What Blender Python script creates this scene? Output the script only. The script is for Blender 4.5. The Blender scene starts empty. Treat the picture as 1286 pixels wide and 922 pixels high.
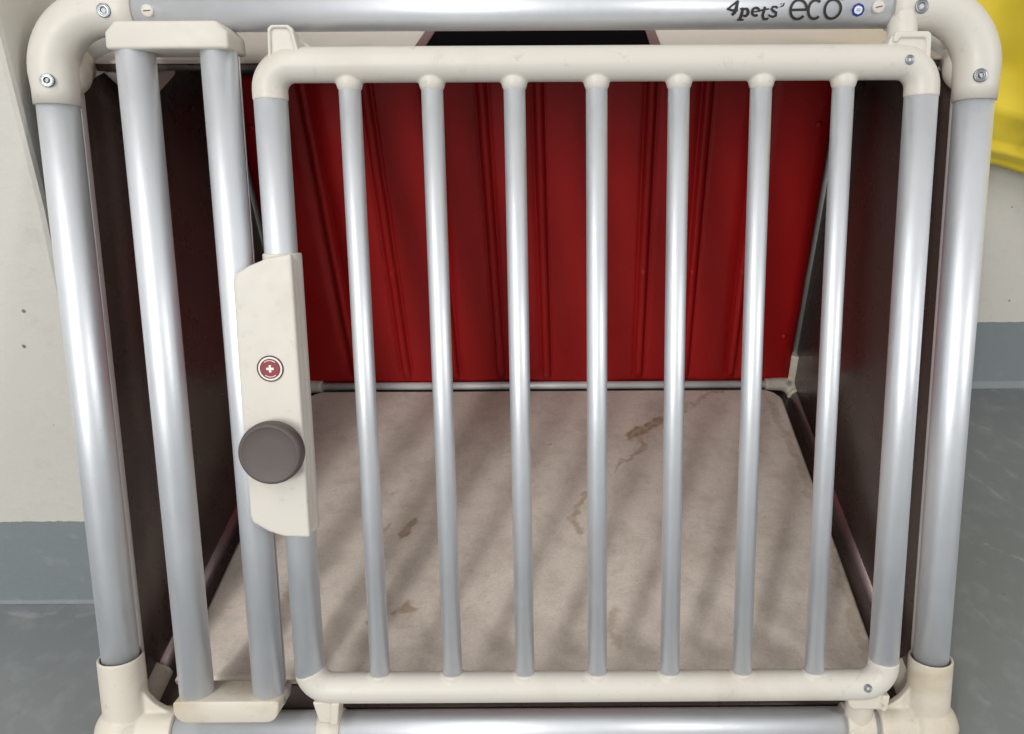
import bpy, bmesh, math, random
from mathutils import Vector, Matrix, noise
random.seed(4)
C = bpy.context.scene.collection
R = math.radians
S, CO = math.sin(R(24.07)), math.cos(R(24.07))      # the crate's front leans back by 24 degrees
W = 0.36          # half the distance between the front posts
H = 0.6098        # length of the leaning front, tube axis to tube axis
D = 0.532         # depth of the crate on the floor
G = -0.03         # ground level
MF = Matrix(((1, 0, 0, 0), (0, S, -CO, 0), (0, CO, S, 0), (0, 0, 0, 1)))   # (across, up the front, out of the front) -> world
def F(u, v, n=0.0): return MF @ Vector((u, v, n))

# ---------------------------------------------------------------- materials
def new_mat(name):
    m = bpy.data.materials.new(name); m.use_nodes = True
    return m, m.node_tree.nodes, m.node_tree.links, m.node_tree.nodes['Principled BSDF']
def coords(N, L, scale=(1, 1, 1)):
    g = N.new('ShaderNodeNewGeometry')
    mp = N.new('ShaderNodeMapping'); mp.inputs['Scale'].default_value = scale
    L.new(g.outputs['Position'], mp.inputs['Vector'])
    return mp.outputs['Vector']
def tex(N, L, vec, scale, detail=4, rough=0.55, dist=0.0):
    t = N.new('ShaderNodeTexNoise'); t.inputs['Scale'].default_value = scale
    t.inputs['Detail'].default_value = detail; t.inputs['Roughness'].default_value = rough
    t.inputs['Distortion'].default_value = dist
    L.new(vec, t.inputs['Vector']); return t.outputs['Fac']
def ramp(N, L, fac, stops):
    r = N.new('ShaderNodeValToRGB'); e = r.color_ramp.elements
    while len(e) < len(stops): e.new(0.5)
    for i, (p, c) in enumerate(stops):
        e[i].position = p; e[i].color = (c, c, c, 1) if isinstance(c, (int, float)) else (*c, 1)
    L.new(fac, r.inputs['Fac']); return r.outputs['Color']
def mix(N, L, fac, a, b, mode='MIX'):
    m = N.new('ShaderNodeMix'); m.data_type = 'RGBA'; m.blend_type = mode
    for sock, v in ((m.inputs[0], fac), (m.inputs[6], a), (m.inputs[7], b)):
        if hasattr(v, 'links'): L.new(v, sock)
        else: sock.default_value = v if isinstance(v, (int, float)) else (*v, 1)
    return m.outputs[2]
def math_(N, L, op, a, b=None):
    m = N.new('ShaderNodeMath'); m.operation = op
    for sock, v in ((m.inputs[0], a), (m.inputs[1], b)):
        if v is None: continue
        if hasattr(v, 'links'): L.new(v, sock)
        else: sock.default_value = v
    return m.outputs[0]
def bump(N, L, b, h, strength, dist=0.001):
    n = N.new('ShaderNodeBump'); n.inputs['Strength'].default_value = strength; n.inputs['Distance'].default_value = dist
    L.new(h, n.inputs['Height']); L.new(n.outputs['Normal'], b.inputs['Normal'])
def seg_dist(N, L, vec, a, b):
    """Distance from the (flattened) position to the segment a-b on the ground."""
    a = Vector((a[0], a[1], 0)); b = Vector((b[0], b[1], 0)); d = b - a
    s = N.new('ShaderNodeVectorMath'); s.operation = 'SUBTRACT'; L.new(vec, s.inputs[0]); s.inputs[1].default_value = a
    dt = N.new('ShaderNodeVectorMath'); dt.operation = 'DOT_PRODUCT'; L.new(s.outputs[0], dt.inputs[0]); dt.inputs[1].default_value = d / d.length_squared
    cl = N.new('ShaderNodeClamp'); L.new(dt.outputs['Value'], cl.inputs['Value'])
    sc = N.new('ShaderNodeVectorMath'); sc.operation = 'SCALE'; sc.inputs[0].default_value = d; L.new(cl.outputs[0], sc.inputs['Scale'])
    e = N.new('ShaderNodeVectorMath'); e.operation = 'DISTANCE'; L.new(s.outputs[0], e.inputs[0]); L.new(sc.outputs[0], e.inputs[1])
    return e.outputs['Value']

def m_simple(name, col, rough, metal=0.0, spec=0.5):
    m, N, L, b = new_mat(name)
    v = coords(N, L)
    f = tex(N, L, v, 60, 3)
    L.new(mix(N, L, f, tuple(c * 0.9 for c in col), tuple(min(1, c * 1.08) for c in col)), b.inputs['Base Color'])
    b.inputs['Roughness'].default_value = rough; b.inputs['Metallic'].default_value = metal
    b.inputs['Specular IOR Level'].default_value = spec
    return m

def m_alu(name, col=(0.79, 0.82, 0.865), rough=0.44, metal=0.66):
    m, N, L, b = new_mat(name)
    v = coords(N, L)
    cloud = tex(N, L, v, 14, 5, 0.6)
    fine = tex(N, L, coords(N, L, (900, 900, 30)), 1, 2)
    spots = tex(N, L, v, 130, 4, 0.7)
    base = mix(N, L, ramp(N, L, cloud, [(0.35, 0.0), (0.7, 1.0)]), tuple(c * 0.93 for c in col), col)
    scuff = tex(N, L, coords(N, L, (1, 1, 0.35)), 60, 8, 0.8, 1.5)
    base = mix(N, L, ramp(N, L, scuff, [(0.63, 0.0), (0.74, 0.25)]), base, (0.60, 0.61, 0.62))
    base = mix(N, L, ramp(N, L, spots, [(0.235, 0.5), (0.265, 0.0)]), base, (0.36, 0.36, 0.35))
    L.new(base, b.inputs['Base Color'])
    b.inputs['Metallic'].default_value = metal
    rg = ramp(N, L, math_(N, L, 'ADD', math_(N, L, 'MULTIPLY', scuff, 0.6), math_(N, L, 'MULTIPLY', fine, 0.4)), [(0.3, rough - 0.08), (0.7, rough + 0.10)])
    L.new(rg, b.inputs['Roughness'])
    bump(N, L, b, fine, 0.05, 0.0004)
    return m

def m_plastic(name, col, dirt, amount=0.5, low=None):
    m, N, L, b = new_mat(name)
    v = coords(N, L)
    n1 = tex(N, L, v, 9, 6, 0.6, 0.4); n2 = tex(N, L, v, 85, 5, 0.7)
    n3 = tex(N, L, v, 420, 2)
    c = mix(N, L, n1, tuple(x * 0.96 for x in col), tuple(min(1, x * 1.03) for x in col))
    c = mix(N, L, math_(N, L, 'MULTIPLY', ramp(N, L, n1, [(0.52, 0.0), (0.72, 1.0)]), amount), c, dirt)
    c = mix(N, L, math_(N, L, 'MULTIPLY', ramp(N, L, n2, [(0.62, 0.0), (0.72, 1.0)]), amount * 0.7), c, tuple(x * 0.8 for x in dirt))
    L.new(c, b.inputs['Base Color'])
    L.new(ramp(N, L, n2, [(0.3, 0.40), (0.7, 0.52)]), b.inputs['Roughness'])
    grime = tex(N, L, v, 28, 8, 0.75, 1.2)
    c2 = mix(N, L, math_(N, L, 'MULTIPLY', ramp(N, L, grime, [(0.60, 0.0), (0.68, 1.0)]), amount * 0.35), c, tuple(x * 0.62 for x in dirt))
    L.new(c2, b.inputs['Base Color'])
    bump(N, L, b, math_(N, L, 'ADD', n3, math_(N, L, 'MULTIPLY', n2, 0.6)), 0.08, 0.0006)
    return m

M = {}
M['alu'] = m_alu('anodised aluminium')
M['alu_dull'] = m_alu('dull aluminium', (0.55, 0.56, 0.55), 0.5)
M['alu_red_sheen'] = m_alu('aluminium with painted red reflection', (0.36, 0.27, 0.275), 0.36, 0.85)  # reddish reflection painted into the colour of the lower side tubes
M['rod'] = m_alu('pale rail', (0.86, 0.87, 0.87), 0.4, 0.25)
M['white'] = m_plastic('cream plastic', (0.635, 0.605, 0.55), (0.50, 0.45, 0.37), 0.55)
M['white_low'] = m_plastic('soiled cream plastic', (0.64, 0.595, 0.515), (0.45, 0.37, 0.25), 0.8)
M['screw'] = m_simple('zinc screw', (0.30, 0.33, 0.36), 0.38, 1.0)
M['dark_hole'] = m_simple('screw recess', (0.05, 0.05, 0.055), 0.6)
M['shade_black'] = m_simple('black gasket', (0.02, 0.02, 0.02), 0.6)  # colour of the painted shade beside the latch post
M['ink'] = m_simple('dark grey print', (0.025, 0.022, 0.02), 0.45)
M['blue'] = m_simple('blue print', (0.012, 0.03, 0.22), 0.4)
M['pale'] = m_simple('pale print', (0.72, 0.75, 0.80), 0.4)
M['emblem_red'] = m_simple('emblem red', (0.22, 0.008, 0.014), 0.45)
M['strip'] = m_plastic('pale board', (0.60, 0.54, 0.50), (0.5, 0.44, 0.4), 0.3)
M['emblem_dark'] = m_simple('emblem ring', (0.09, 0.015, 0.018), 0.5)
M['emblem_white'] = m_simple('emblem white', (0.8, 0.74, 0.72), 0.4)
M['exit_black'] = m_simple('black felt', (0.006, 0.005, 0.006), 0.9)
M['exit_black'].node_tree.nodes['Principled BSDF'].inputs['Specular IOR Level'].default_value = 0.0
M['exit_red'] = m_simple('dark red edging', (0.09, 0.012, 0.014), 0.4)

def mk_knob():
    m, N, L, b = new_mat('taupe knob plastic')
    v = coords(N, L); n = tex(N, L, v, 700, 3); n2 = tex(N, L, v, 40, 4)
    L.new(mix(N, L, n2, (0.080, 0.063, 0.060), (0.105, 0.084, 0.080)), b.inputs['Base Color'])
    b.inputs['Roughness'].default_value = 0.55; bump(N, L, b, n, 0.18, 0.0005)
    return m
M['knob'] = mk_knob()

def mk_brown():
    m, N, L, b = new_mat('dark brown laminate')
    v = coords(N, L); n = tex(N, L, v, 22, 5, 0.6); n2 = tex(N, L, v, 500, 2); n3 = tex(N, L, v, 90, 3, 0.7)
    c = mix(N, L, n, (0.062, 0.042, 0.037), (0.072, 0.050, 0.044))
    c = mix(N, L, ramp(N, L, n3, [(0.74, 0.0), (0.80, 0.12)]), c, (0.11, 0.085, 0.07))
    L.new(c, b.inputs['Base Color'])
    L.new(ramp(N, L, n, [(0.3, 0.26), (0.7, 0.30)]), b.inputs['Roughness'])
    bump(N, L, b, n2, 0.06, 0.0003)
    return m
M['brown'] = mk_brown()

def mk_red():
    m, N, L, b = new_mat('red moulded plastic')
    v = coords(N, L); n = tex(N, L, v, 8, 5, 0.6); n2 = tex(N, L, v, 160, 4, 0.65); sp = tex(N, L, v, 75, 2)
    c = mix(N, L, n, (0.30, 0.006, 0.007), (0.37, 0.009, 0.009))
    c = mix(N, L, ramp(N, L, n2, [(0.66, 0.0), (0.8, 0.5)]), c, (0.42, 0.10, 0.08))
    L.new(c, b.inputs['Base Color'])
    L.new(ramp(N, L, n, [(0.3, 0.34), (0.7, 0.46)]), b.inputs['Roughness'])
    b.inputs['Specular IOR Level'].default_value = 0.3
    bump(N, L, b, n2, 0.05, 0.0008)
    return m
M['red'] = mk_red()

def mk_board():
    m, N, L, b = new_mat('stained beige floor board')
    v = coords(N, L)
    n1 = tex(N, L, v, 5, 6, 0.6, 0.6); n2 = tex(N, L, v, 34, 6, 0.65, 0.3); n3 = tex(N, L, v, 420, 3, 0.6); n4 = tex(N, L, v, 120, 4, 0.7)
    c = mix(N, L, n1, (0.74, 0.655, 0.57), (0.82, 0.74, 0.655))
    c = mix(N, L, ramp(N, L, n2, [(0.45, 0.0), (0.72, 0.5)]), c, (0.46, 0.39, 0.325))
    c = mix(N, L, ramp(N, L, n4, [(0.64, 0.0), (0.74, 0.45)]), c, (0.27, 0.22, 0.18))
    cr = tex(N, L, coords(N, L, (1, 3.0, 1)), 26, 7, 0.8, 2.5)
    c = mix(N, L, ramp(N, L, cr, [(0.485, 0.0), (0.5, 0.28), (0.515, 0.0)]), c, (0.24, 0.19, 0.155))
    c = mix(N, L, ramp(N, L, n3, [(0.35, 0.16), (0.55, 0.0)]), c, (0.36, 0.30, 0.26))
    st = N.new('ShaderNodeAttribute'); st.attribute_name = 'stain'
    ed = N.new('ShaderNodeAttribute'); ed.attribute_name = 'wet_edge'
    c = mix(N, L, st.outputs['Fac'], c, (0.47, 0.37, 0.26))
    c = mix(N, L, ed.outputs['Fac'], c, (0.34, 0.235, 0.14))
    L.new(c, b.inputs['Base Color'])
    b.inputs['Roughness'].default_value = 0.6
    bump(N, L, b, math_(N, L, 'ADD', n3, n4), 0.12, 0.0008)
    return m
M['board'] = mk_board()

def mk_wall():
    m, N, L, b = new_mat('painted concrete wall')
    v = coords(N, L)
    n1 = tex(N, L, v, 4, 6, 0.6); n2 = tex(N, L, v, 45, 5, 0.65); n3 = tex(N, L, v, 260, 3)
    col = mix(N, L, n1, (0.575, 0.555, 0.51), (0.65, 0.63, 0.58))
    col = mix(N, L, ramp(N, L, n2, [(0.55, 0.0), (0.75, 0.35)]), col, (0.47, 0.44, 0.39))
    # pin holes in the concrete
    vo = N.new('ShaderNodeTexVoronoi'); vo.inputs['Scale'].default_value = 40; L.new(v, vo.inputs['Vector'])
    sep = N.new('ShaderNodeSeparateColor'); L.new(vo.outputs['Color'], sep.inputs[0])
    keep = math_(N, L, 'LESS_THAN', sep.outputs[0], 0.9)
    rad = math_(N, L, 'MULTIPLY', sep.outputs[1], 0.07)
    hole = math_(N, L, 'MULTIPLY', math_(N, L, 'LESS_THAN', math_(N, L, 'ADD', vo.outputs['Distance'], math_(N, L, 'MULTIPLY', n3, 0.06)), math_(N, L, 'ADD', rad, 0.05)), keep)
    col = mix(N, L, math_(N, L, 'MULTIPLY', hole, 0.8), col, (0.10, 0.09, 0.08))
    # grey painted base with an uneven brushed edge
    base = mix(N, L, n1, (0.195, 0.225, 0.24), (0.235, 0.265, 0.28))
    base = mix(N, L, ramp(N, L, n2, [(0.58, 0.0), (0.78, 0.5)]), base, (0.33, 0.35, 0.35))
    base = mix(N, L, math_(N, L, 'MULTIPLY', hole, 0.6), base, (0.05, 0.05, 0.05))
    g = N.new('ShaderNodeSeparateXYZ'); L.new(v, g.inputs[0])
    edge = math_(N, L, 'ADD', 0.0795, math_(N, L, 'MULTIPLY', n2, 0.007))
    low = math_(N, L, 'LESS_THAN', g.outputs['Z'], edge)
    L.new(mix(N, L, low, col, base), b.inputs['Base Color'])
    L.new(ramp(N, L, n2, [(0.3, 0.45), (0.7, 0.65)]), b.inputs['Roughness'])
    h = math_(N, L, 'SUBTRACT', math_(N, L, 'ADD', math_(N, L, 'MULTIPLY', n2, 0.8), math_(N, L, 'MULTIPLY', n3, 0.25)), math_(N, L, 'MULTIPLY', hole, 2.0))
    bump(N, L, b, h, 0.45, 0.002)
    return m
M['wall'] = mk_wall()

def mk_floor():
    m, N, L, b = new_mat('grey floor paint')
    v = coords(N, L)
    flat = N.new('ShaderNodeVectorMath'); flat.operation = 'MULTIPLY'; L.new(v, flat.inputs[0]); flat.inputs[1].default_value = (1, 1, 0)
    fv = flat.outputs[0]
    n1 = tex(N, L, v, 3.5, 6, 0.6, 0.5); n2 = tex(N, L, v, 38, 6, 0.65); n3 = tex(N, L, v, 300, 3)
    wv = N.new('ShaderNodeVectorMath'); wv.operation = 'ADD'
    nz = N.new('ShaderNodeTexNoise'); nz.inputs['Scale'].default_value = 22; nz.inputs['Detail'].default_value = 4; L.new(v, nz.inputs['Vector'])
    sh = N.new('ShaderNodeVectorMath'); sh.operation = 'MULTIPLY_ADD'; L.new(nz.outputs['Color'], sh.inputs[0])
    sh.inputs[1].default_value = (0.03, 0.03, 0); sh.inputs[2].default_value = (-0.015, -0.015, 0)
    L.new(fv, wv.inputs[0]); L.new(sh.outputs[0], wv.inputs[1])
    c = mix(N, L, n1, (0.152, 0.168, 0.175), (0.20, 0.217, 0.223))
    c = mix(N, L, ramp(N, L, n2, [(0.50, 0.0), (0.72, 0.5)]), c, (0.27, 0.285, 0.28))
    fleck = tex(N, L, v, 150, 3, 0.7)
    c = mix(N, L, ramp(N, L, fleck, [(0.70, 0.0), (0.74, 0.8)]), c, (0.10, 0.095, 0.085))
    scr = None
    for a, e, w, s in [((0.585, 0.50), (0.662, 0.41), 0.0035, 0.35), ((0.545, 0.375), (0.60, 0.30), 0.0022, 0.5), ((0.524, 0.245), (0.562, 0.215), 0.0028, 0.75),
                       ((0.571, 0.45), (0.62, 0.345), 0.005, 0.3), ((0.434, 0.05), (0.47, 0.012), 0.003, 0.25), ((0.62, 0.26), (0.70, 0.15), 0.0025, 0.4),
                       ((-0.58, 0.150), (-0.38, 0.158), 0.0035, 0.55), ((0.45, 0.553), (0.95, 0.556), 0.003, 0.6), ((0.47, 0.16), (0.50, 0.10), 0.004, 0.2)]:
        d = seg_dist(N, L, wv.outputs[0], a, e)
        k = math_(N, L, 'MULTIPLY', ramp(N, L, math_(N, L, 'DIVIDE', d, w), [(0.25, s), (1.0, 0.0)]), ramp(N, L, n2, [(0.42, 0.0), (0.66, 1.0)]))
        scr = k if scr is None else math_(N, L, 'MAXIMUM', scr, k)
    c = mix(N, L, math_(N, L, 'MULTIPLY', scr, 0.7), c, (0.40, 0.405, 0.39))
    L.new(c, b.inputs['Base Color'])
    L.new(ramp(N, L, n2, [(0.3, 0.38), (0.7, 0.55)]), b.inputs['Roughness'])
    bump(N, L, b, math_(N, L, 'ADD', n2, math_(N, L, 'MULTIPLY', n3, 0.3)), 0.15, 0.0015)
    return m
M['floor'] = mk_floor()

def mk_yellow():
    m, N, L, b = new_mat('yellow plastic')
    v = coords(N, L); n = tex(N, L, v, 12, 5); n2 = tex(N, L, v, 120, 3)
    L.new(mix(N, L, n, (0.78, 0.59, 0.035), (0.84, 0.66, 0.06)), b.inputs['Base Color'])
    b.inputs['Roughness'].default_value = 0.42; bump(N, L, b, n2, 0.06, 0.001)
    return m
M['yellow'] = mk_yellow()

# ---------------------------------------------------------------- mesh helpers
def frame_of(t):
    t = t.normalized(); a = Vector((0, 0, 1)) if abs(t.z) < 0.9 else Vector((1, 0, 0))
    x = a.cross(t).normalized(); return x, t.cross(x).normalized()
def tube(bm, pts, rad, seg=40, caps=True, mi=0):
    pts = [Vector(p) for p in pts]; n = len(pts)
    rad = [rad] * n if isinstance(rad, (int, float)) else rad
    rings = []; x = None
    for i, p in enumerate(pts):
        t = (pts[min(i + 1, n - 1)] - pts[max(i - 1, 0)]).normalized()
        if x is None: x, y = frame_of(t)
        else:
            x = (x - t * x.dot(t)).normalized(); y = t.cross(x).normalized()
        rings.append([bm.verts.new(p + (x * math.cos(2 * math.pi * k / seg) + y * math.sin(2 * math.pi * k / seg)) * rad[i]) for k in range(seg)])
    fs = []
    for a, b in zip(rings, rings[1:]):
        for k in range(seg):
            fs.append(bm.faces.new((a[k], a[(k + 1) % seg], b[(k + 1) % seg], b[k])))
    for f in fs: f.smooth = True; f.material_index = mi
    if caps:
        f1 = bm.faces.new(rings[0][::-1]); f2 = bm.faces.new(rings[-1]); f1.material_index = f2.material_index = mi
    return rings
def lathe(bm, prof, Mx, seg=48, mi=0, smooth=True):
    """prof: (radius, height) pairs along +Z of the frame Mx; radius 0 closes."""
    prev = None
    for r, h in prof:
        ring = [bm.verts.new(Mx @ Vector((0, 0, h)))] if r < 1e-7 else [bm.verts.new(Mx @ Vector((r * math.cos(2 * math.pi * k / seg), r * math.sin(2 * math.pi * k / seg), h))) for k in range(seg)]
        if prev:
            a, b = prev, ring
            for k in range(seg):
                k2 = (k + 1) % seg
                if len(a) == 1 and len(b) == 1: continue
                if len(a) == 1: f = bm.faces.new((a[0], b[k2], b[k]))
                elif len(b) == 1: f = bm.faces.new((a[k], a[k2], b[0]))
                else: f = bm.faces.new((a[k], a[k2], b[k2], b[k]))
                f.smooth = smooth; f.material_index = mi
        prev = ring
def prism(bm, outline, h0, h1, Mx, bev=0.0, seg=3, mi=0):
    """outline in the frame's XY, extruded along its Z from h0 to h1, edges rounded."""
    t = bmesh.new()
    lo = [t.verts.new((x, y, h0)) for x, y in outline]; hi = [t.verts.new((x, y, h1)) for x, y in outline]
    n = len(outline)
    t.faces.new(lo[::-1]); t.faces.new(hi)
    for k in range(n): t.faces.new((lo[k], lo[(k + 1) % n], hi[(k + 1) % n], hi[k]))
    bmesh.ops.recalc_face_normals(t, faces=t.faces)
    if bev > 0:
        bmesh.ops.bevel(t, geom=list(t.edges), offset=bev, segments=seg, profile=0.5, affect='EDGES', clamp_overlap=True)
    t.transform(Mx)
    join(bm, t, mi, bev > 0)
def join(bm, t, mi=0, smooth=False):
    vm = {v: bm.verts.new(v.co) for v in t.verts}
    for f in t.faces:
        try: g = bm.faces.new([vm[v] for v in f.verts])
        except ValueError: continue
        g.material_index = mi; g.smooth = smooth
    t.free()
def box(bm, lo, hi, Mx=Matrix.Identity(4), bev=0.0, seg=3, mi=0):
    prism(bm, [(lo[0], lo[1]), (hi[0], lo[1]), (hi[0], hi[1]), (lo[0], hi[1])], lo[2], hi[2], Mx, bev, seg, mi)
def ball(bm, c, r, seg=24):
    t = bmesh.new(); bmesh.ops.create_uvsphere(t, u_segments=seg, v_segments=seg // 2, radius=r)
    t.transform(Matrix.Translation(c)); join(bm, t, 0, True)
def arc(cx, cy, r, a0, a1, n=10):
    return [(cx + r * math.cos(R(a0 + (a1 - a0) * i / n)), cy + r * math.sin(R(a0 + (a1 - a0) * i / n))) for i in range(n + 1)]
def axis_frame(p, zdir, xdir=(1, 0, 0)):
    z = Vector(zdir).normalized(); x = Vector(xdir); x = (x - z * x.dot(z)).normalized(); y = z.cross(x)
    return Matrix(((x.x, y.x, z.x, p[0]), (x.y, y.y, z.y, p[1]), (x.z, y.z, z.z, p[2]), (0, 0, 0, 1)))
NF = Vector((0, -CO, S))

def world_loc(o):
    v = o.location.copy()
    while o.parent: o = o.parent; v += o.location
    return v
def obj(name, bm, mats, parent=None, voxel=0.0, smooth=0, keep_origin=None):
    """One mesh object whose origin is at the middle of its bounds; positions in bm are world positions."""
    bmesh.ops.recalc_face_normals(bm, faces=bm.faces)
    lo = Vector([min(v.co[i] for v in bm.verts) for i in range(3)]); hi = Vector([max(v.co[i] for v in bm.verts) for i in range(3)])
    c = keep_origin if keep_origin is not None else (lo + hi) / 2
    for v in bm.verts: v.co -= c
    me = bpy.data.meshes.new(name); bm.to_mesh(me); bm.free()
    for m in (mats if isinstance(mats, (list, tuple)) else [mats]): me.materials.append(m)
    o = bpy.data.objects.new(name, me); C.objects.link(o)
    if voxel:
        md = o.modifiers.new('r', 'REMESH'); md.mode = 'VOXEL'; md.voxel_size = voxel; md.use_smooth_shade = True
        if smooth:
            sm = o.modifiers.new('s', 'SMOOTH'); sm.factor = 0.5; sm.iterations = smooth
        dg = bpy.context.evaluated_depsgraph_get(); dg.update()
        me2 = bpy.data.meshes.new_from_object(o.evaluated_get(dg)); o.modifiers.clear(); o.data = me2; me2.name = name
        for p in me2.polygons: p.use_smooth = True
    if parent: o.parent = parent; o.location = c - world_loc(parent)
    else: o.location = c
    return o
def copy_part(o, parent, shift):
    c = o.copy(); C.objects.link(c); c.parent = parent; c.location = o.location + Vector(shift)
    return c

# ---------------------------------------------------------------- the setting
bm = bmesh.new()
vs = [bm.verts.new(p) for p in ((-4, -4, G), (4, -4, G), (4, 0.75, G), (-4, 0.75, G))]; bm.faces.new(vs)
floor = obj('floor', bm, M['floor']); floor['kind'] = 'structure'
bm = bmesh.new()
box(bm, (-4, 0.562, G), (4, 0.75, 2.6))
cove = [(0.562, G + 0.0005), (0.5555, G + 0.0005), (0.559, G + 0.003), (0.562, G + 0.009)]
prism(bm, cove, -4, 4, Matrix(((0, 0, 1, 0), (1, 0, 0, 0), (0, 1, 0, 0), (0, 0, 0, 1))))
o = obj('wall', bm, M['wall']); o['label'] = 'beige painted concrete wall with grey painted base behind the crate'; o['category'] = 'wall'
# pillar at the left: its front leans back a little, its edge runs at a slant
bm = bmesh.new()
def pil(z): return 0.168 + (z - G) * 0.088
PE = [(G, -0.447), (0.20, -0.4195), (0.41, -0.3935), (0.56, -0.3815), (2.6, -0.3815)]
rows = []
for z, x in PE:
    y = pil(min(z, 0.6))
    rows.append([bm.verts.new(p) for p in ((-4, 0.70, z), (-4, y, z), (x - 0.005, y, z), (x - 0.0015, y + 0.0015, z), (x, y + 0.005, z), (x - 0.004, 0.70, z))])
for a, b in zip(rows, rows[1:]):
    for k in range(6): bm.faces.new((a[k], a[(k + 1) % 6], b[(k + 1) % 6], b[k]))
bm.faces.new(rows[0][::-1]); bm.faces.new(rows[-1])
c2 = [(0.1685, G + 0.0005), (0.1652, G + 0.0005), (0.1672, G + 0.0015), (0.1688, G + 0.0045)]
prism(bm, c2, -4, -0.45, Matrix(((0, 0, 1, 0), (1, 0, 0, 0), (0, 1, 0, 0), (0, 0, 0, 1))))
o = obj('pillar', bm, M['wall']); o['label'] = 'pale pitted concrete pillar with grey base close beside the crate'; o['category'] = 'pillar'

# yellow plastic sack hanging on the wall
bm = bmesh.new()
nx, nz = 90, 110; front = []; back = []
for i in range(nx + 1):
    a = i / nx; x = 0.392 + 0.45 * a
    fr, bk = [], []
    for j in range(nz + 1):
        b = j / nz
        zlow = 0.333 - 0.30 * (x - 0.537)
        z = zlow + (0.95 - zlow) * b
        prof = min(1.0, b * 6 + 0.35) * min(1.0, a * 9 + 0.2) * min(1.0, (1 - a) * 9 + 0.2)
        fold = 0.014 * math.sin(28 * (x + 0.75 * z)) + 0.006 * math.sin(55 * (x - 0.5 * z) + 1) + 0.012 * noise.noise((x * 9, z * 7, 2))
        hem = 0.006 if 0.02 < b < 0.045 else 0
        fold += 0.007 * max(0, 1 - abs(x + 0.62 * z - 0.855) / 0.006) + 0.010 * abs(noise.noise((x * 22, z * 14, 6)))
        fr.append(bm.verts.new((x, 0.545 - 0.062 * prof - fold * min(1, prof * 1.2) - hem, z)))
        bk.append(bm.verts.new((x, 0.556, z)))
    front.append(fr); back.append(bk)
for i in range(nx):
    for j in range(nz):
        for g, fl in ((front, 0), (back, 1)):
            q = (g[i][j], g[i + 1][j], g[i + 1][j + 1], g[i][j + 1]); f = bm.faces.new(q[::-1] if fl else q); f.smooth = True
for i in range(nx):
    bm.faces.new((front[i][0], back[i][0], back[i + 1][0], front[i + 1][0])); bm.faces.new((front[i + 1][nz], back[i + 1][nz], back[i][nz], front[i][nz]))
for j in range(nz):
    bm.faces.new((front[0][j + 1], back[0][j + 1], back[0][j], front[0][j])); bm.faces.new((front[nx][j], back[nx][j], back[nx][j + 1], front[nx][j + 1]))
o = obj('plastic_sack', bm, M['yellow']); o['label'] = 'bright yellow creased plastic sack hanging on the wall beside the crate'; o['category'] = 'sack'

# ---------------------------------------------------------------- the crate
crate = bpy.data.objects.new('dog_crate', None); C.objects.link(crate); crate.location = (0, 0.27, G)
crate['label'] = 'aluminium and cream plastic dog crate with barred front door, brown sides and red back'; crate['category'] = 'dog crate'

# front posts, top and bottom tube
for s in (-1, 1):
    bm = bmesh.new(); tube(bm, [F(s * W, 0.0 + 0.01), F(s * W, H - 0.05)], 0.015, 56); obj('post', bm, M['alu'], crate)
bm = bmesh.new(); tube(bm, [F(-W + 0.05, H), F(W - 0.05, H)], 0.015, 56); top = obj('top_tube', bm, M['alu'], crate)
bm = bmesh.new(); tube(bm, [F(-W + 0.01, 0), F(W - 0.01, 0)], 0.015, 56); obj('bottom_tube', bm, M['alu'], crate)

def screw(p, zdir, r, parent, name='screw'):
    bm = bmesh.new(); Mx = axis_frame(p, zdir)
    lathe(bm, [(0, -0.001), (r * 0.42, -0.001), (r * 0.45, 0.0004)], Mx, 6, 1, False)
    lathe(bm, [(r * 0.45, 0.0004), (r * 0.62, 0.0007), (r * 0.74, 0.0002), (r * 0.82, 0.0006), (r * 0.95, 0.0006), (r, 0.0), (r, -0.002)], Mx, 28)
    return obj(name, bm, [M['screw'], M['dark_hole']], parent)

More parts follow.
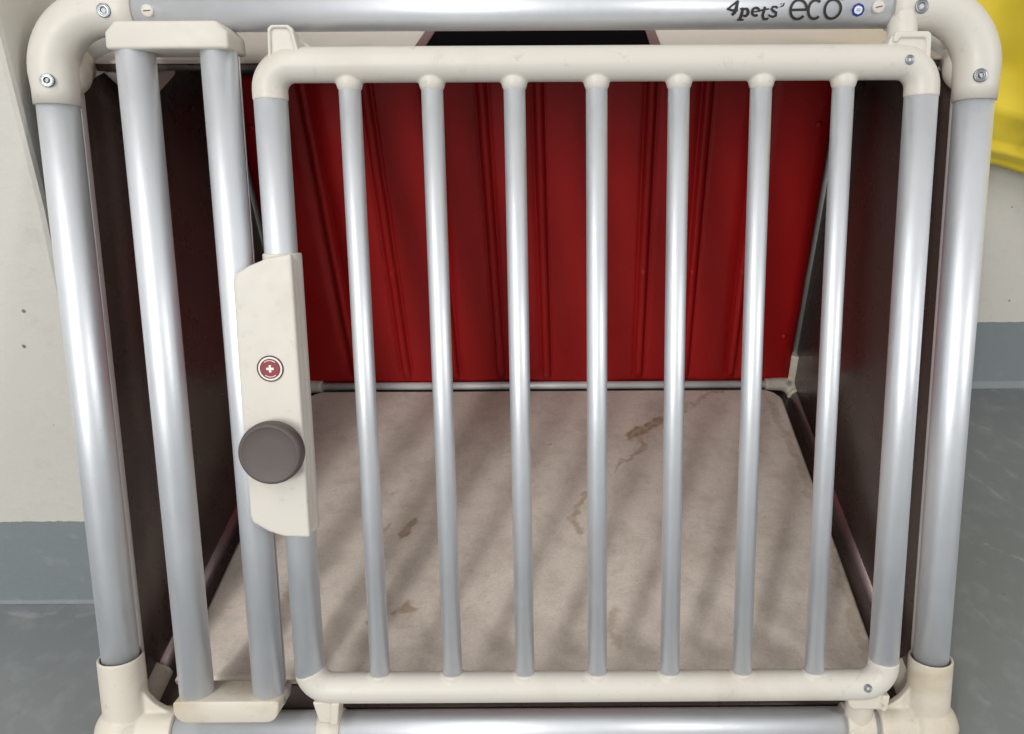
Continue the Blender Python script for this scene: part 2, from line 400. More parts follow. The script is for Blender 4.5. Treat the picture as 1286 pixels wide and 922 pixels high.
# upper elbows with their screws
for s in (-1, 1):
    RC = 0.045
    path = [(s * W, 0.5405), (s * W, 0.552)] + [(s * (W - RC + RC * math.cos(R(a))), H - RC + RC * math.sin(R(a))) for a in range(0, 91, 6)] + [(s * 0.30, H), (s * 0.2885, H)]
    bm = bmesh.new(); tube(bm, [F(u, v) for u, v in path], [0.0166, 0.0168] + [0.0178] * 16 + [0.0170, 0.0167], 48)
    e = obj('elbow', bm, M['white'], crate)
    for (u, v) in ((s * 0.3072, 0.6062), (s * 0.3574, 0.5568)):
        # the screw lies where the viewer's side of the tube is: a little below the top tube's axis, a little inside the post's
        if v > 0.58:
            ang = R(-10); p = F(u, H + 0.0177 * math.sin(ang), 0.0177 * math.cos(ang)); n = MF.to_3x3() @ Vector((0, math.sin(ang), math.cos(ang)))
        else:
            ang = R(8) * -s; p = F(s * (W - 0.002) + 0.0177 * math.sin(ang), v, 0.0177 * math.cos(ang)); n = MF.to_3x3() @ Vector((math.sin(ang), 0, math.cos(ang)))
        screw(p, n, 0.0052, e)
    # round end plug of the side tube, seen past the post
    bm = bmesh.new(); ball(bm, Vector((s * 0.3585, 0.243, 0.513)), 0.0185); tube(bm, [(s * W, 0.235, 0.514), (s * W, 0.262, 0.515)], 0.0162, 32)
    obj('end_plug', bm, M['white'], crate)
    # slotted cover cap in the top tube
    ang = R(-11); u = s * 0.2755
    Mx = axis_frame(F(u, H + 0.0152 * math.sin(ang), 0.0152 * math.cos(ang)), MF.to_3x3() @ Vector((0, math.sin(ang), math.cos(ang))))
    bm = bmesh.new(); lathe(bm, [(0, 0.0012), (0.0038, 0.0012), (0.0045, 0.0008), (0.0047, -0.001)], Mx, 32)
    cc = obj('cover_cap', bm, M['white'], crate)
    bm = bmesh.new(); box(bm, (-0.0026, -0.00035, 0.0011), (0.0026, 0.00035, 0.00145), Mx @ Matrix.Rotation(R(4 if s < 0 else 12), 4, 'Z')); obj('slot', bm, M['emblem_dark'], cc)

# lower corner fittings
for s in (-1, 1):
    bm = bmesh.new()
    Mz = axis_frame(F(s * W, 0), MF.to_3x3() @ Vector((0, 1, 0)))
    ve = 0.0715 if s < 0 else 0.0655
    lathe(bm, [(0, -0.004), (0.0190, -0.004), (0.0190, 0.02), (0.0188, ve - 0.004), (0.0187, ve), (0.0178, ve + 0.0004), (0.0164, ve), (0.0164, ve - 0.014), (0, ve - 0.014)], Mz, 56)
    tube(bm, [F(s * W, 0), F(s * 0.3145, 0)], 0.0192, 48)
    ball(bm, Vector((s * 0.362, 0, 0)), 0.0255, 40)
    tube(bm, [(s * W, 0, 0), (s * W, 0.058, 0)], 0.0182, 40)
    tube(bm, [(s * 0.375, -0.004, G + 0.002), (s * 0.372, 0, 0.0)], [0.015, 0.017], 32)
    # curved web between the upright and the lying sleeve
    web = [(s * (W - 0.010), 0.010)] + [(s * (W - 0.016 - 0.036 + 0.036 * math.sin(R(a)) ), 0.0535 - 0.036 * math.cos(R(a))) for a in range(0, 91, 9)] + [(s * (W - 0.010), 0.0535)]
    web[1] = (s * (W - 0.052), 0.0175)
    prism(bm, web, -0.003, 0.004, MF)
    bw = [(0.004, 0.010)] + [(0.016 + 0.034 - 0.034 * math.sin(R(a)), 0.050 - 0.034 * math.cos(R(a))) for a in range(0, 91, 9)] + [(0.016, 0.05)]
    prism(bm, bw, s * W - 0.003, s * W + 0.003, Matrix(((0, 0, 1, 0), (1, 0, 0, 0), (0, 1, 0, 0), (0, 0, 0, 1))))
    obj('corner_fitting', bm, M['white_low'], crate, voxel=0.0011, smooth=4)
    bm = bmesh.new(); lathe(bm, [(0, 0), (0.0135, 0), (0.0145, 0.001), (0.0145, 0.004), (0.012, 0.006), (0, 0.006)], Matrix.Translation((s * 0.381, -0.003, G + 0.0003)), 32)
    obj('foot', bm, M['alu_dull'], crate)
    # rear corner fittings
    bm = bmesh.new()
    tube(bm, [(s * (W - 0.002), D - 0.006, -0.006), (s * (W - 0.002), D - 0.006, 0.060)], 0.0185, 32); tube(bm, [(s * (W - 0.006), 0.516, 0.008), (s * 0.335, 0.509, 0.0145), (s * 0.3125, 0.507, 0.0155)], [0.014, 0.0095, 0.0085], 32); tube(bm, [(s * W, D, 0), (s * W, D - 0.040, 0)], 0.0172, 32)
    ball(bm, Vector((s * W, D, 0)), 0.0185, 24)
    prism(bm, [(s * 0.350, 0.004), (s * 0.322, 0.016), (s * 0.340, 0.030), (s * 0.345, 0.050), (s * 0.355, 0.050)], 0, 0.006, Matrix(((1, 0, 0, 0), (0, 0, 1, D - 0.013), (0, 1, 0, 0), (0, 0, 0, 1))))
    obj('corner_fitting', bm, M['white_low'], crate, voxel=0.0013, smooth=4)
    # side tubes, rear posts
    bm = bmesh.new(); tube(bm, [(s * W, 0.02, 0), (s * W, D - 0.01, 0)], 0.0140, 40); obj('side_tube', bm, M['alu_red_sheen'], crate)
    bm = bmesh.new(); tube(bm, [(s * W, 0.250, 0.515), (s * W, D + 0.010, 0.515)], 0.0148, 40); obj('side_tube', bm, M['alu_dull'], crate)
    bm = bmesh.new(); tube(bm, [(s * W, D, 0.02), (s * W, D, 0.505)], 0.0140, 40); obj('rear_post', bm, M['alu_dull'], crate)
    # brown side panel with its bright front edging; the front edge leans with the posts
    bm = bmesh.new(); sl = S / CO
    y0 = lambda z: z * sl + 0.021
    prism(bm, [(y0(0.010), 0.010), (D - 0.012, 0.010), (D - 0.012, 0.503), (y0(0.503), 0.503)], min(s * 0.3585, s * 0.3540), max(s * 0.3585, s * 0.3540), Matrix(((0, 0, 1, 0), (1, 0, 0, 0), (0, 1, 0, 0), (0, 0, 0, 1))), 0.0006, 1)
    sp = obj('side_panel', bm, M['brown'], crate)
    bm = bmesh.new(); prism(bm, [(y0(0.03) - 0.003, 0.03), (y0(0.03) + 0.005, 0.03), (y0(0.503) + 0.005, 0.503), (y0(0.503) - 0.003, 0.503)], min(s * 0.3600, s * 0.3518), max(s * 0.3600, s * 0.3518), Matrix(((0, 0, 1, 0), (1, 0, 0, 0), (0, 1, 0, 0), (0, 0, 0, 1))), 0.0008, 2)
    obj('edge_trim', bm, M['rod'], sp)

# white hook under the left side tube
bm = bmesh.new()
prism(bm, [(0.268, 0.507), (0.290, 0.486), (0.300, 0.474), (0.318, 0.470), (0.372, 0.478), (0.386, 0.490), (0.389, 0.505), (0.384, 0.520), (0.372, 0.519), (0.374, 0.500), (0.366, 0.490), (0.320, 0.488), (0.300, 0.508)], -0.344, -0.334, Matrix(((0, 0, 1, 0), (1, 0, 0, 0), (0, 1, 0, 0), (0, 0, 0, 1))), 0.002, 2)
obj('hook', bm, M['white'], crate)

# rear tubes, roof, back
bm = bmesh.new(); tube(bm, [(-W + 0.012, 0.507, 0.016), (W - 0.012, 0.507, 0.016)], 0.0054, 32); obj('bottom_rail', bm, M['rod'], crate)
bm = bmesh.new(); tube(bm, [(-W, D, 0.452), (W, D, 0.452)], 0.0150, 40); obj('rear_rail', bm, M['alu'], crate)
bm = bmesh.new(); tube(bm, [(-W, D + 0.010, 0.516), (W, D + 0.010, 0.516)], 0.0145, 40); obj('rear_rail', bm, M['alu_dull'], crate)
bm = bmesh.new(); box(bm, (-0.345, 0.262, 0.509), (0.345, D - 0.012, 0.5145), bev=0.001, seg=1); roof = obj('roof_panel', bm, M['brown'], crate)
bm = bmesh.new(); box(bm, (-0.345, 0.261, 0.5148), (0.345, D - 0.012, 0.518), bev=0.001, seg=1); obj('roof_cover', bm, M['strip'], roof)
bm = bmesh.new(); box(bm, (-0.3500, 0.018, -0.004), (0.3500, 0.512, 0.003), bev=0.001, seg=1); obj('gap_dark_sheet', bm, M['brown'], crate)  # dark sheet added to stand in for shade in the floor board's gaps

# red ribbed back panel: a moulded sheet with nine upright ribs, each with a small notch
bm = bmesh.new()
ribs = [-0.262, -0.1915] + [-0.2525 + 0.0643 * k for k in range(2, 9)]
PB = 0.020
xs = sorted(set([-0.345, 0.345] + [r_ + d for r_ in ribs for d in (-0.0085, -0.0072, -0.0058, -0.0045, -0.003, 0, 0.003, 0.0045, 0.0058, 0.0072, 0.0085)] + [-0.345 + 0.69 * i / 46 for i in range(47)]))
zs = sorted(set([PB + (0.442 - PB) * i / 60 for i in range(61)] + [0.022, 0.026, 0.030, 0.034, 0.038, 0.194, 0.197, 0.200, 0.203, 0.206]))
def rib_h(x, z):
    h = 0.0
    for r_ in ribs:
        d = abs(x - r_)
        if d < 0.0085: h = 0.0065 * (0.5 + 0.5 * math.cos(math.pi * min(1, max(0, (d - 0.0018) / 0.0058)))) - (0.0020 * math.sin(math.pi * (d - 0.0058) / 0.0027) if d > 0.0058 else 0)
    e = min(1, max(0, (z - 0.024) / 0.012))
    if abs(z - 0.200) < 0.005: e *= 0.8
    wob = 0.0030 * noise.noise((x * 9, z * 5, 0)) + 0.0016 * noise.noise((x * 26 + z * 12, z * 20, 4))
    return h * e + wob
grid = [[bm.verts.new((x, 0.512 - rib_h(x, z), z)) for z in zs] for x in xs]
bk = [[bm.verts.new((x, 0.5155, z)) for z in zs] for x in xs]
for i in range(len(xs) - 1):
    for j in range(len(zs) - 1):
        f = bm.faces.new((grid[i][j], grid[i + 1][j], grid[i + 1][j + 1], grid[i][j + 1])); f.smooth = True
        bm.faces.new((bk[i][j + 1], bk[i + 1][j + 1], bk[i + 1][j], bk[i][j]))
for i in range(len(xs) - 1):
    bm.faces.new((grid[i][0], bk[i][0], bk[i + 1][0], grid[i + 1][0])); bm.faces.new((grid[i + 1][-1], bk[i + 1][-1], bk[i][-1], grid[i][-1]))
for j in range(len(zs) - 1):
    bm.faces.new((grid[0][j + 1], bk[0][j + 1], bk[0][j], grid[0][j])); bm.faces.new((grid[-1][j], bk[-1][j], bk[-1][j + 1], grid[-1][j + 1]))
back = obj('back_panel', bm, M['red'], crate)
for (x, z) in ((0.330, 0.383), (0.330, 0.092), (-0.330, 0.383), (-0.330, 0.092)):
    bm = bmesh.new(); lathe(bm, [(0, 0.0026), (0.002, 0.0024), (0.0038, 0.0014), (0.0045, -0.001)], axis_frame((x, 0.5118, z), (0, -1, 0)), 20)
    obj('rivet', bm, M['red'], back)
bm = bmesh.new(); lathe(bm, [(0, 0.0005), (0.003, 0.0005), (0.0034, -0.0015)], axis_frame((0.2285, 0.5122, 0.2035), (0, -1, 0)), 16)
obj('rivet_hole', bm, M['dark_hole'], back)

# dark hatch with red edging lying in the roof
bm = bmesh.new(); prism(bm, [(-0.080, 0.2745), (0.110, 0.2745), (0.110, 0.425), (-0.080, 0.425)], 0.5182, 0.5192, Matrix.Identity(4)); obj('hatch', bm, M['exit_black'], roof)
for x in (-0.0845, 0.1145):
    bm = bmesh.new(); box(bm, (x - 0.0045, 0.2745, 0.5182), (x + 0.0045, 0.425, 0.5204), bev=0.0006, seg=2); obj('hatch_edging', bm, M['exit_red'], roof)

# floor board with stains
def fbm(p): return noise.fractal(p, 0.8, 2.1, 4)
strokes = [  # (points, half width, share of brown, dark rim)
    ([(0.262, 0.494), (0.2425, 0.4944), (0.22, 0.478), (0.1933, 0.4543), (0.175, 0.440), (0.1586, 0.4301)], 0.0035, 0.35, 0.45),
    ([(0.1586, 0.4301), (0.140, 0.413), (0.114, 0.3936)], 0.0085, 0.9, 0.85),
    ([(0.114, 0.3936), (0.128, 0.388), (0.131, 0.372), (0.122, 0.3587), (0.108, 0.345), (0.0955, 0.3289)], 0.0035, 0.6, 0.30),
    ([(0.061, 0.292), (0.0558, 0.2868), (0.047, 0.265), (0.0434, 0.2474), (0.046, 0.235), (0.0505, 0.2248)], 0.0048, 0.8, 0.18),
    ([(-0.1403, 0.2426), (-0.145, 0.230), (-0.152, 0.222)], 0.0070, 0.9, 0.75),
    ([(-0.170, 0.238), (-0.176, 0.228)], 0.0040, 0.6, 0.4), ([(-0.1251, 0.1242), (-0.138, 0.116)], 0.0065, 0.85, 0.6), ([(-0.150, 0.112), (-0.162, 0.106)], 0.0050, 0.7, 0.5),
    ([(0.0817, 0.1127), (0.0795, 0.090), (0.083, 0.072)], 0.006, 0.55, 0.0), ([(-0.178, 0.29), (-0.172, 0.292)], 0.0035, 0.4, 0.15),
    ([(0.312, 0.47), (0.322, 0.33), (0.325, 0.20), (0.323, 0.06)], 0.007, 0.45, 0.15), ([(0.335, 0.19), (0.30, 0.186)], 0.003, 0.3, 0.1), ([(-0.31, 0.12), (-0.27, 0.145), (-0.235, 0.13)], 0.0018, 0.25, 0.08)]
def pd(p, a, b):
    a = Vector(a); b = Vector(b); d = b - a; t = max(0, min(1, (p - a).dot(d) / d.length_squared)); return (p - a - d * t).length
X0, X1, Y0, Y1 = -0.331, 0.331, 0.040, 0.4965
NX, NY = 400, 280
def inside(x, y):
    # corners at the back cut off with a round
    cx = abs(x) - (X1 - 0.034); cy = y - (Y1 - 0.034)
    if cx > 0 and cy > 0:
        L_ = math.hypot(cx, cy)
        if L_ > 0.034:
            k = 0.034 / L_; return math.copysign((X1 - 0.034) + cx * k, x), (Y1 - 0.034) + cy * k
    return x, y
bm = bmesh.new(); ls = bm.verts.layers.float.new('stain'); le_ = bm.verts.layers.float.new('wet_edge')
g = []
for i in range(NX + 1):
    row = []
    for j in range(NY + 1):
        x, y = inside(X0 + (X1 - X0) * i / NX, Y0 + (Y1 - Y0) * j / NY)
        edge = min(x - X0, X1 - x, y - Y0, Y1 - y)
        z = 0.015 + 0.0006 * noise.noise((x * 6, y * 6, 1)) - (0.0018 * (1 - edge / 0.003) ** 2 if edge < 0.003 else 0)
        v = bm.verts.new((x, y, z))
        p = Vector((x + 0.0085 * noise.noise((x * 55, y * 55, 3)) + 0.004 * noise.noise((x * 190, y * 190, 8)), y + 0.0085 * noise.noise((x * 55, y * 55, 7)) + 0.004 * noise.noise((x * 190, y * 190, 5))))
        st = we = 0.0
        nz = 0.65 + 0.7 * noise.noise((x * 120, y * 120, 11))
        for pts, w, a1, a2 in strokes:
            if not (min(q[0] for q in pts) - 0.03 < x < max(q[0] for q in pts) + 0.03 and min(q[1] for q in pts) - 0.03 < y < max(q[1] for q in pts) + 0.03): continue
            d = min(pd(p, a, b) for a, b in zip(pts, pts[1:])) / w
            k = max(0, 1 - d ** 2.2) if d < 1 else 0
            st = max(st, a1 * min(1, k * 1.1) * min(1, max(0.15, nz + 0.25))); rim = math.exp(-((d - 0.5) / 0.38) ** 2)
            we = max(we, a2 * max(0, min(1, rim * nz * 1.2)))
        v[ls] = max(0, min(1, st)); v[le_] = max(0, min(1, we)); row.append(v)
    g.append(row)
for i in range(NX):
    for j in range(NY):
        f = bm.faces.new((g[i][j], g[i + 1][j], g[i + 1][j + 1], g[i][j + 1])); f.smooth = True
rim = [g[i][0] for i in range(NX)] + [g[NX][j] for j in range(NY)] + [g[i][NY] for i in range(NX, 0, -1)] + [g[0][j] for j in range(NY, 0, -1)]
low = [bm.verts.new((v.co.x, v.co.y, 0.007)) for v in rim]
for k in range(len(rim)):
    k2 = (k + 1) % len(rim); bm.faces.new((rim[k2], rim[k], low[k], low[k2]))
obj('floor_board', bm, M['board'], crate)

# two upright tubes at the hinge-free side, joined by caps
NL = 0.0155
lp = []
for u, r_ in ((-0.2872, 0.0140), (-0.2242, 0.0132)):
    bm = bmesh.new(); tube(bm, [F(u, 0.034, NL), F(u, 0.582, NL)], r_, 56); o = obj('latch_post', bm, M['alu'], crate); lp.append(o)
bm = bmesh.new(); box(bm, (-0.2242 + 0.0060, 0.046, 0.004), (-0.2242 + 0.0114, 0.576, 0.0060), MF, 0.0005, 1); obj('strike_rail', bm, M['alu'], lp[1])
bm = bmesh.new(); box(bm, (-0.2242 + 0.0070, 0.046, 0.0078), (-0.2242 + 0.0114, 0.576, 0.0092), MF); obj('shade_strip', bm, M['shade_black'], lp[1])  # thin black strip standing in for shade between post and strike rail
bm = bmesh.new()
prism(bm, [(-0.3015, 0.5765), (-0.2105, 0.5765), (-0.2105, 0.5885), (-0.2185, 0.5965), (-0.2935, 0.5965), (-0.3015, 0.5885)], -0.004, 0.0305, MF, 0.0022, 3)
obj('post_cap', bm, M['white'], crate)
bm = bmesh.new()
prism(bm, [(-0.2895, 0.0255)] + arc(-0.2228, 0.0365, 0.0110, -90, 0, 5) + [(-0.2105, 0.0435), (-0.2125, 0.0455), (-0.2995, 0.0455), (-0.3015, 0.0435)] + arc(-0.2905, 0.0365, 0.0110, 180, 265, 5), -0.003, 0.0305, MF, 0.0012, 2)
obj('post_cap', bm, M['white_low'], crate)

# ---------------------------------------------------------------- the door
ND = 0.015
UL, UR, VT, VB = -0.1873, 0.3120, 0.5672, 0.0487
bm = bmesh.new()
RR = 0.019
t_path = [(UL, 0.5413)] + arc(UL + RR, VT - RR, RR, 180, 90, 10) + arc(UR - RR, VT - RR, RR, 90, 0, 10) + [(UR, 0.5413)]
b_path = [(UL, 0.0655)] + arc(UL + RR, VB + RR, RR, 180, 270, 10)[1:] + arc(UR - RR, VB + RR, RR, 270, 360, 10)[:-1] + [(UR, 0.0725)]
bars = [-0.1263 + 0.06303 * k for k in range(7)]
door = bpy.data.objects.new('door', None); C.objects.link(door); door.parent = crate
door.location = F(UL, VB, ND) - world_loc(crate)
tube(bm, [F(u, v, ND) for u, v in t_path], 0.0131, 44)
for u in bars:
    tube(bm, [F(u, 0.5555, ND), F(u, 0.5512, ND)], 0.0093, 28); t_ = bmesh.new()
    bmesh.ops.create_uvsphere(t_, u_segments=24, v_segments=12, radius=0.0100); t_.transform(Matrix.Translation(F(u, 0.5538, ND))); join(bm, t_, 0, True)
obj('rail', bm, M['white'], door, voxel=0.0010, smooth=2)
bm = bmesh.new(); tube(bm, [F(u, v, ND) for u, v in b_path], 0.0131, 44)
for u in bars:
    tube(bm, [F(u, 0.053, ND), F(u, 0.0628, ND)], [0.0106, 0.0097], 28)
obj('rail', bm, M['white'], door, voxel=0.0010, smooth=2)
bm = bmesh.new(); tube(bm, [F(bars[0], 0.0622, ND), F(bars[0], 0.5516, ND)], 0.0083, 44); b0 = obj('bar', bm, M['alu'], door)
for u in bars[1:]: copy_part(b0, door, (u - bars[0], 0, 0))
bm = bmesh.new(); tube(bm, [F(UL, 0.0640, ND), F(UL, 0.5430, ND)], 0.0125, 52); s0 = obj('stile', bm, M['alu'], door)
copy_part(s0, door, (UR - UL, 0, 0))
screw(F(0.2965, 0.5665, ND + 0.0131), NF, 0.0036, door); screw(F(0.2950, 0.0525, ND + 0.0128), MF.to_3x3() @ Vector((0, 0.2, 1)), 0.0036, door)

# latch plate that wraps the stile, its knob and its emblem
bm = bmesh.new()
out = [(-0.1725, 0.4255), (-0.1905, 0.4225), (-0.2060, 0.4165), (-0.2163, 0.4105), (-0.2185, 0.4065), (-0.2190, 0.375), (-0.2198, 0.345), (-0.2198, 0.214), (-0.2180, 0.2085), (-0.2060, 0.2010), (-0.1945, 0.1968), (-0.1725, 0.1955)]
prism(bm, out, 0.0298, 0.0362, MF, 0.0012, 2)
tube(bm, [F(UL + 0.001, 0.1955, ND + 0.001), F(UL + 0.001, 0.4255, ND + 0.001)], 0.0148, 40)
prism(bm, [(-0.2020, 0.4195), (-0.1725, 0.4255), (-0.1725, 0.1955), (-0.2020, 0.1990)], 0.004, 0.0356, MF, 0.0095, 5)
plate = obj('latch_plate', bm, M['white'], door, voxel=0.0009, smooth=8)
FN = 0.0363
Mk = axis_frame(F(-0.1940, 0.2712, FN), NF)
bm = bmesh.new()
lathe(bm, [(0.0205, -0.002), (0.0215, 0.002), (0.0242, 0.0045), (0.0250, 0.008), (0.0250, 0.0135), (0.0244, 0.0158), (0.0232, 0.0171), (0.0222, 0.0173), (0.0212, 0.0169), (0.0195, 0.0164), (0.012, 0.0160), (0, 0.0158)], Mk, 72)
obj('knob', bm, M['knob'], door)
Me = axis_frame(F(-0.1945, 0.3362, FN - 0.0002), NF)
bm = bmesh.new()
def disc(r0, r1, h, mi):
    lathe(bm, [(r0, h - 0.0006), (r0, h), (r1, h), (r1, h - 0.0006)] if r0 > 0 else [(0, h), (r1, h), (r1, h - 0.0006)], Me, 48, mi, False)
disc(0.0094, 0.0105, 0.0007, 1); disc(0.0079, 0.0094, 0.0006, 2); disc(0, 0.0079, 0.0009, 0); disc(0.0073, 0.0079, 0.0011, 1)
for a0, a1 in ((50, 130), (230, 310)):
    pts = arc(0, 0, 0.0068, a0, a1, 10) + arc(0, 0, 0.0063, a1, a0, 10); prism(bm, pts, 0.0008, 0.0011, Me, mi=2)
k_ = 0.0009; l_ = 0.0029
prism(bm, [(-k_, -l_), (k_, -l_), (k_, -k_), (l_, -k_), (l_, k_), (k_, k_), (k_, l_), (-k_, l_), (-k_, k_), (-l_, k_), (-l_, -k_), (-k_, -k_)], 0.0008, 0.0012, Me, mi=2)
obj('emblem', bm, [M['emblem_red'], M['emblem_dark'], M['emblem_white']], door)

# catches on the latch side and hinges on the other
bm = bmesh.new()   # upper catch: a nose with a raised rim
prism(bm, [(-0.1830, 0.568), (-0.1820, 0.5905), (-0.1795, 0.5932), (-0.1680, 0.5932), (-0.1650, 0.5905), (-0.1600, 0.568)], 0.006, 0.0230, MF, 0.0018, 2)
prism(bm, [(-0.1840, 0.566), (-0.1828, 0.5915), (-0.1800, 0.5942), (-0.1672, 0.5942), (-0.1640, 0.5915), (-0.1585, 0.566), (-0.1612, 0.566), (-0.1664, 0.5898), (-0.1684, 0.5920), (-0.1788, 0.5920), (-0.1806, 0.5898), (-0.1815, 0.566)], 0.020, 0.0252, MF, 0.0005, 1)
prism(bm, [(-0.168, 0.572), (-0.1665, 0.589), (-0.1560, 0.582), (-0.1535, 0.572)], -0.002, 0.012, MF, 0.002, 2)
obj('catch', bm, M['white'], door, voxel=0.0006, smooth=2)
bm = bmesh.new()   # lower catch and the ring it grips
prism(bm, [(-0.1845, 0.040), (-0.1605, 0.040), (-0.1630, 0.0215), (-0.1650, 0.0195), (-0.1780, 0.0195), (-0.1800, 0.0215)], 0.008, 0.0235, MF, 0.002, 2)
prism(bm, [(-0.1675, 0.040), (-0.1605, 0.040), (-0.1628, 0.0205), (-0.1655, 0.0190), (-0.1700, 0.0190), (-0.1690, 0.0215)], 0.012, 0.0258, MF, 0.001, 2)
obj('catch', bm, M['white_low'], door, voxel=0.0006, smooth=2)
bm = bmesh.new(); tube(bm, [F(-0.1870, 0), F(-0.1855, 0), F(-0.1675, 0), F(-0.1660, 0)], [0.0158, 0.0168, 0.0168, 0.0158], 48); obj('tube_ring', bm, M['white_low'], crate)
bm = bmesh.new()   # upper hinge
prism(bm, [(0.2830, 0.566), (0.2800, 0.574), (0.2838, 0.5845), (0.2860, 0.5862), (0.3108, 0.5862), (0.3126, 0.5845), (0.3126, 0.566)], 0.002, 0.0215, MF, 0.0018, 2)
prism(bm, [(0.2850, 0.5800), (0.2856, 0.5862), (0.2872, 0.5878), (0.3112, 0.5878), (0.3136, 0.5855), (0.3140, 0.566), (0.3100, 0.566), (0.3098, 0.5815), (0.3085, 0.5830), (0.2900, 0.5830), (0.2885, 0.5800)], 0.019, 0.0238, MF, 0.0006, 1)
tube(bm, [F(0.2975, 0.578, 0.008), F(0.2975, 0.604, 0.006)], 0.0112, 32)
obj('hinge', bm, M['white'], door, voxel=0.0007, smooth=2)
bm = bmesh.new()   # lower hinge
prism(bm, [(0.2790, 0.043), (0.3150, 0.043), (0.3135, 0.0305), (0.3110, 0.0285), (0.2850, 0.0285), (0.2815, 0.0320)], 0.004, 0.0225, MF, 0.0018, 2)
prism(bm, [(0.3095, 0.043), (0.3160, 0.043), (0.3146, 0.0300), (0.3120, 0.0275), (0.3095, 0.0285)], 0.010, 0.0245, MF, 0.0008, 1)
tube(bm, [F(0.2965, 0.034, 0.008), F(0.2965, 0.008, 0.004)], 0.0122, 32)
obj('hinge', bm, M['white_low'], door, voxel=0.0007, smooth=2)
bm = bmesh.new(); tube(bm, [F(0.2850, 0), F(0.2865, 0), F(0.3085, 0), F(0.3100, 0)], [0.0178, 0.0188, 0.0188, 0.0178], 48); obj('tube_ring', bm, M['white_low'], crate)

# ---------------------------------------------------------------- print on the top tube
VA = R(-13.7)
def on_tube(px, py, r):       # px: distance along the tube, py: height of the print, both in tenths of a millimetre or so
    ph = max(-1.2, min(1.2, math.asin(max(-0.93, min(0.93, py / 0.0152))))) + VA
    return F(px, H + r * math.sin(ph), r * math.cos(ph))
def stroke(bm, pts, w, mi=0):
    """A flat ribbon with rounded ends along pts (x, y, in print units), laid on the tube."""
    K = 0.0000754; U0 = 0.1605 - 0.00420; Y0 = 10.2 * 0.00061     # print units -> metres
    P = [Vector((a, b)) for a, b in pts]; n = len(P)
    w = [w] * n if isinstance(w, (int, float)) else list(w)
    Lf, Rt = [], []
    for i in range(n):
        t = (P[min(i + 1, n - 1)] - P[max(i - 1, 0)]).normalized(); q = Vector((-t.y, t.x))
        Lf.append(P[i] + q * w[i] / 2); Rt.append(P[i] - q * w[i] / 2)
    def V(p, r): return bm.verts.new(on_tube(U0 + p.x * K, Y0 - p.y * K, r))
    top_, bot = 0.01528, 0.0149
    stroke.k = getattr(stroke, 'k', 0) + 1; top_ += 0.000002 * stroke.k
    w = [q * (1.55 if P[0].x < 640 else 1.12) for q in w]
    A = [V(p, top_) for p in Lf]; B = [V(p, top_) for p in Rt]; A2 = [V(p, bot) for p in Lf]; B2 = [V(p, bot) for p in Rt]
    for i in range(n - 1):
        for q in ((A[i], A[i + 1], B[i + 1], B[i]), (A[i], A2[i], A2[i + 1], A[i + 1]), (B[i], B[i + 1], B2[i + 1], B2[i])):
            f = bm.faces.new(q); f.material_index = mi
    for q in ((A[0], B[0], B2[0], A2[0]), (A[-1], A2[-1], B2[-1], B[-1])): bm.faces.new(q).material_index = mi
def ell(cx, cy, rx, ry, a0, a1, n=28): return [(cx + rx * math.cos(R(a0 + (a1 - a0) * i / n)), cy - ry * math.sin(R(a0 + (a1 - a0) * i / n))) for i in range(n + 1)]
bm = bmesh.new()
# 4
stroke(bm, [(178, 12), (120, 50), (72, 88)], [26, 20, 18]); stroke(bm, [(66, 84), (120, 98), (176, 96)], [20, 24, 26])
stroke(bm, [(172, 10), (160, 70), (146, 118), (120, 142)], [26, 34, 34, 26])
# p
stroke(bm, [(196, 86), (222, 80), (240, 84)], [14, 18, 14]); stroke(bm, [(224, 80), (218, 130), (206, 184)], [30, 30, 32]); stroke(bm, [(178, 188), (210, 184), (244, 188)], [16, 20, 16])
stroke(bm, ell(252, 118, 28, 34, 130, -130, 16), [16, 18, 22, 26, 28, 30, 30, 30, 30, 30, 30, 28, 26, 24, 22, 20, 18])
# e
stroke(bm, ell(356, 112, 36, 36, -2, 310, 22), 24); stroke(bm, [(326, 114), (390, 106)], 14)
# t
stroke(bm, [(446, 66), (436, 110), (430, 150), (446, 180), (480, 182), (492, 168)], [22, 28, 28, 26, 22, 14]); stroke(bm, [(404, 100), (440, 92), (488, 86)], [16, 18, 14])
# s
stroke(bm, [(572, 80), (556, 66), (524, 68), (512, 88), (534, 108), (562, 122), (564, 148), (536, 160), (502, 152), (490, 138)], [20, 20, 22, 26, 26, 26, 24, 22, 18, 16])
# apostrophe flourish
stroke(bm, [(636, 34), (626, 58), (592, 72)], [12, 15, 6]); stroke(bm, [(600, 44), (610, 38)], 8)
# e c o
stroke(bm, ell(784, 94, 80, 88, 2, 318, 40), 25); stroke(bm, [(712, 98), (872, 94)], 24)
stroke(bm, ell(952, 94, 70, 86, 52, 312, 34), 25)
stroke(bm, ell(1126, 92, 80, 88, 0, 360, 48), 25)
stroke(bm, [(1206, 6), (1236, 0)], 10)
obj('lettering', bm, M['ink'], crate)
bm = bmesh.new()
stroke(bm, ell(1382, 100, 24, 24, 0, 360, 24), 34, 1); stroke(bm, ell(1382, 100, 8, 8, 0, 360, 16), 14, 1); stroke(bm, ell(1382, 100, 52, 52, 0, 360, 8), 24, 0)
stroke(bm, [(1362, 92), (1404, 92)], 6, 2); stroke(bm, [(1364, 108), (1402, 108)], 6, 2)
obj('badge', bm, [M['blue'], M['pale'], M['blue']], crate)

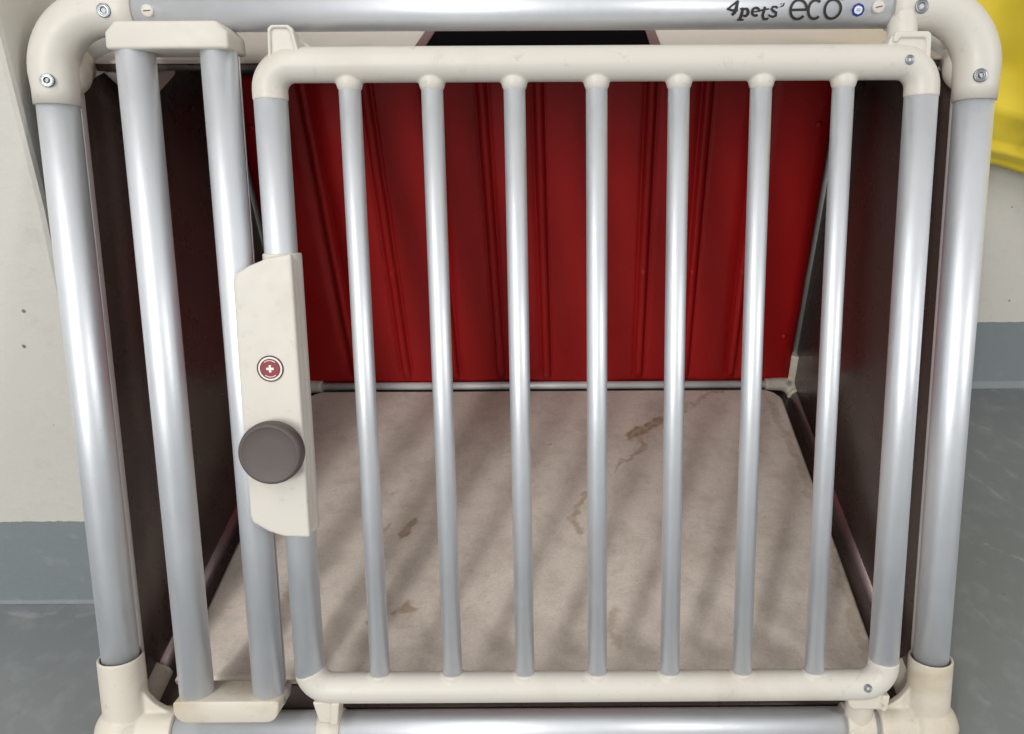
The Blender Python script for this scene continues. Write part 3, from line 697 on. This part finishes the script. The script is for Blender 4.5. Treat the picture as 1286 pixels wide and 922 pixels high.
# ---------------------------------------------------------------- light, camera
w = bpy.data.worlds.new('World'); bpy.context.scene.world = w; w.use_nodes = True
N, L = w.node_tree.nodes, w.node_tree.links        # pale garage ceiling above, darker floor below
bg = N['Background']; bg.inputs['Color'].default_value = (1.0, 0.99, 0.975, 1)
tc = N.new('ShaderNodeTexCoord'); sx = N.new('ShaderNodeSeparateXYZ'); L.new(tc.outputs['Generated'], sx.inputs[0])
L.new(ramp(N, L, math_(N, L, 'ADD', math_(N, L, 'MULTIPLY', sx.outputs['Z'], 0.5), 0.5), [(0.42, 0.34), (0.55, 0.50), (0.72, 0.66)]), bg.inputs['Strength'])
def lamp(name, loc, target, sx, sy, power, col, roll=0.0):
    l = bpy.data.lights.new(name, 'AREA'); l.shape = 'RECTANGLE'; l.size = sx; l.size_y = sy; l.energy = power; l.color = col
    o = bpy.data.objects.new(name, l); C.objects.link(o); o.location = loc
    d = Vector(target) - Vector(loc); o.rotation_euler = (d.to_track_quat('-Z', 'Y').to_matrix() @ Matrix.Rotation(R(roll), 3, 'Z')).to_euler()
    return o
lamp('ceiling_lamp', (-0.80, -1.15, 2.2), (-0.80, -1.1499, 0), 0.25, 2.3, 22, (1.0, 0.985, 0.955))
lamp('ceiling_lamp', (3.4, -2.0, 2.2), (0, 0.3, 0.2), 0.35, 1.6, 44, (1.0, 0.985, 0.955))
lamp('ceiling_lamp', (-1.6, -3.6, 2.2), (0, 0.3, 0.2), 0.35, 1.5, 88, (1.0, 0.985, 0.955))

cam = bpy.data.cameras.new('camera'); co = bpy.data.objects.new('camera', cam); C.objects.link(co)
r_ = Vector((0.99998226, -0.00441109, -0.00400279)); u_ = Vector((0.00578873, 0.56130312, 0.82759005)); f_ = Vector((0.0014038, 0.82759854, -0.5613187))
co.matrix_world = Matrix(((r_.x, u_.x, -f_.x, 0.04583), (r_.y, u_.y, -f_.y, -0.41987), (r_.z, u_.z, -f_.z, 0.67869), (0, 0, 0, 1)))
cam.sensor_width = 36; cam.lens = 1012.27 / 1286 * 36
cam.shift_x = -81.96 / 1286; cam.shift_y = -2.3 / 1286
cam.clip_start = 0.01; cam.clip_end = 50
sc = bpy.context.scene; sc.camera = co
vs_ = sc.view_settings; vs_.view_transform = 'Standard'; vs_.look = 'None'; vs_.exposure = -0.12; vs_.gamma = 1
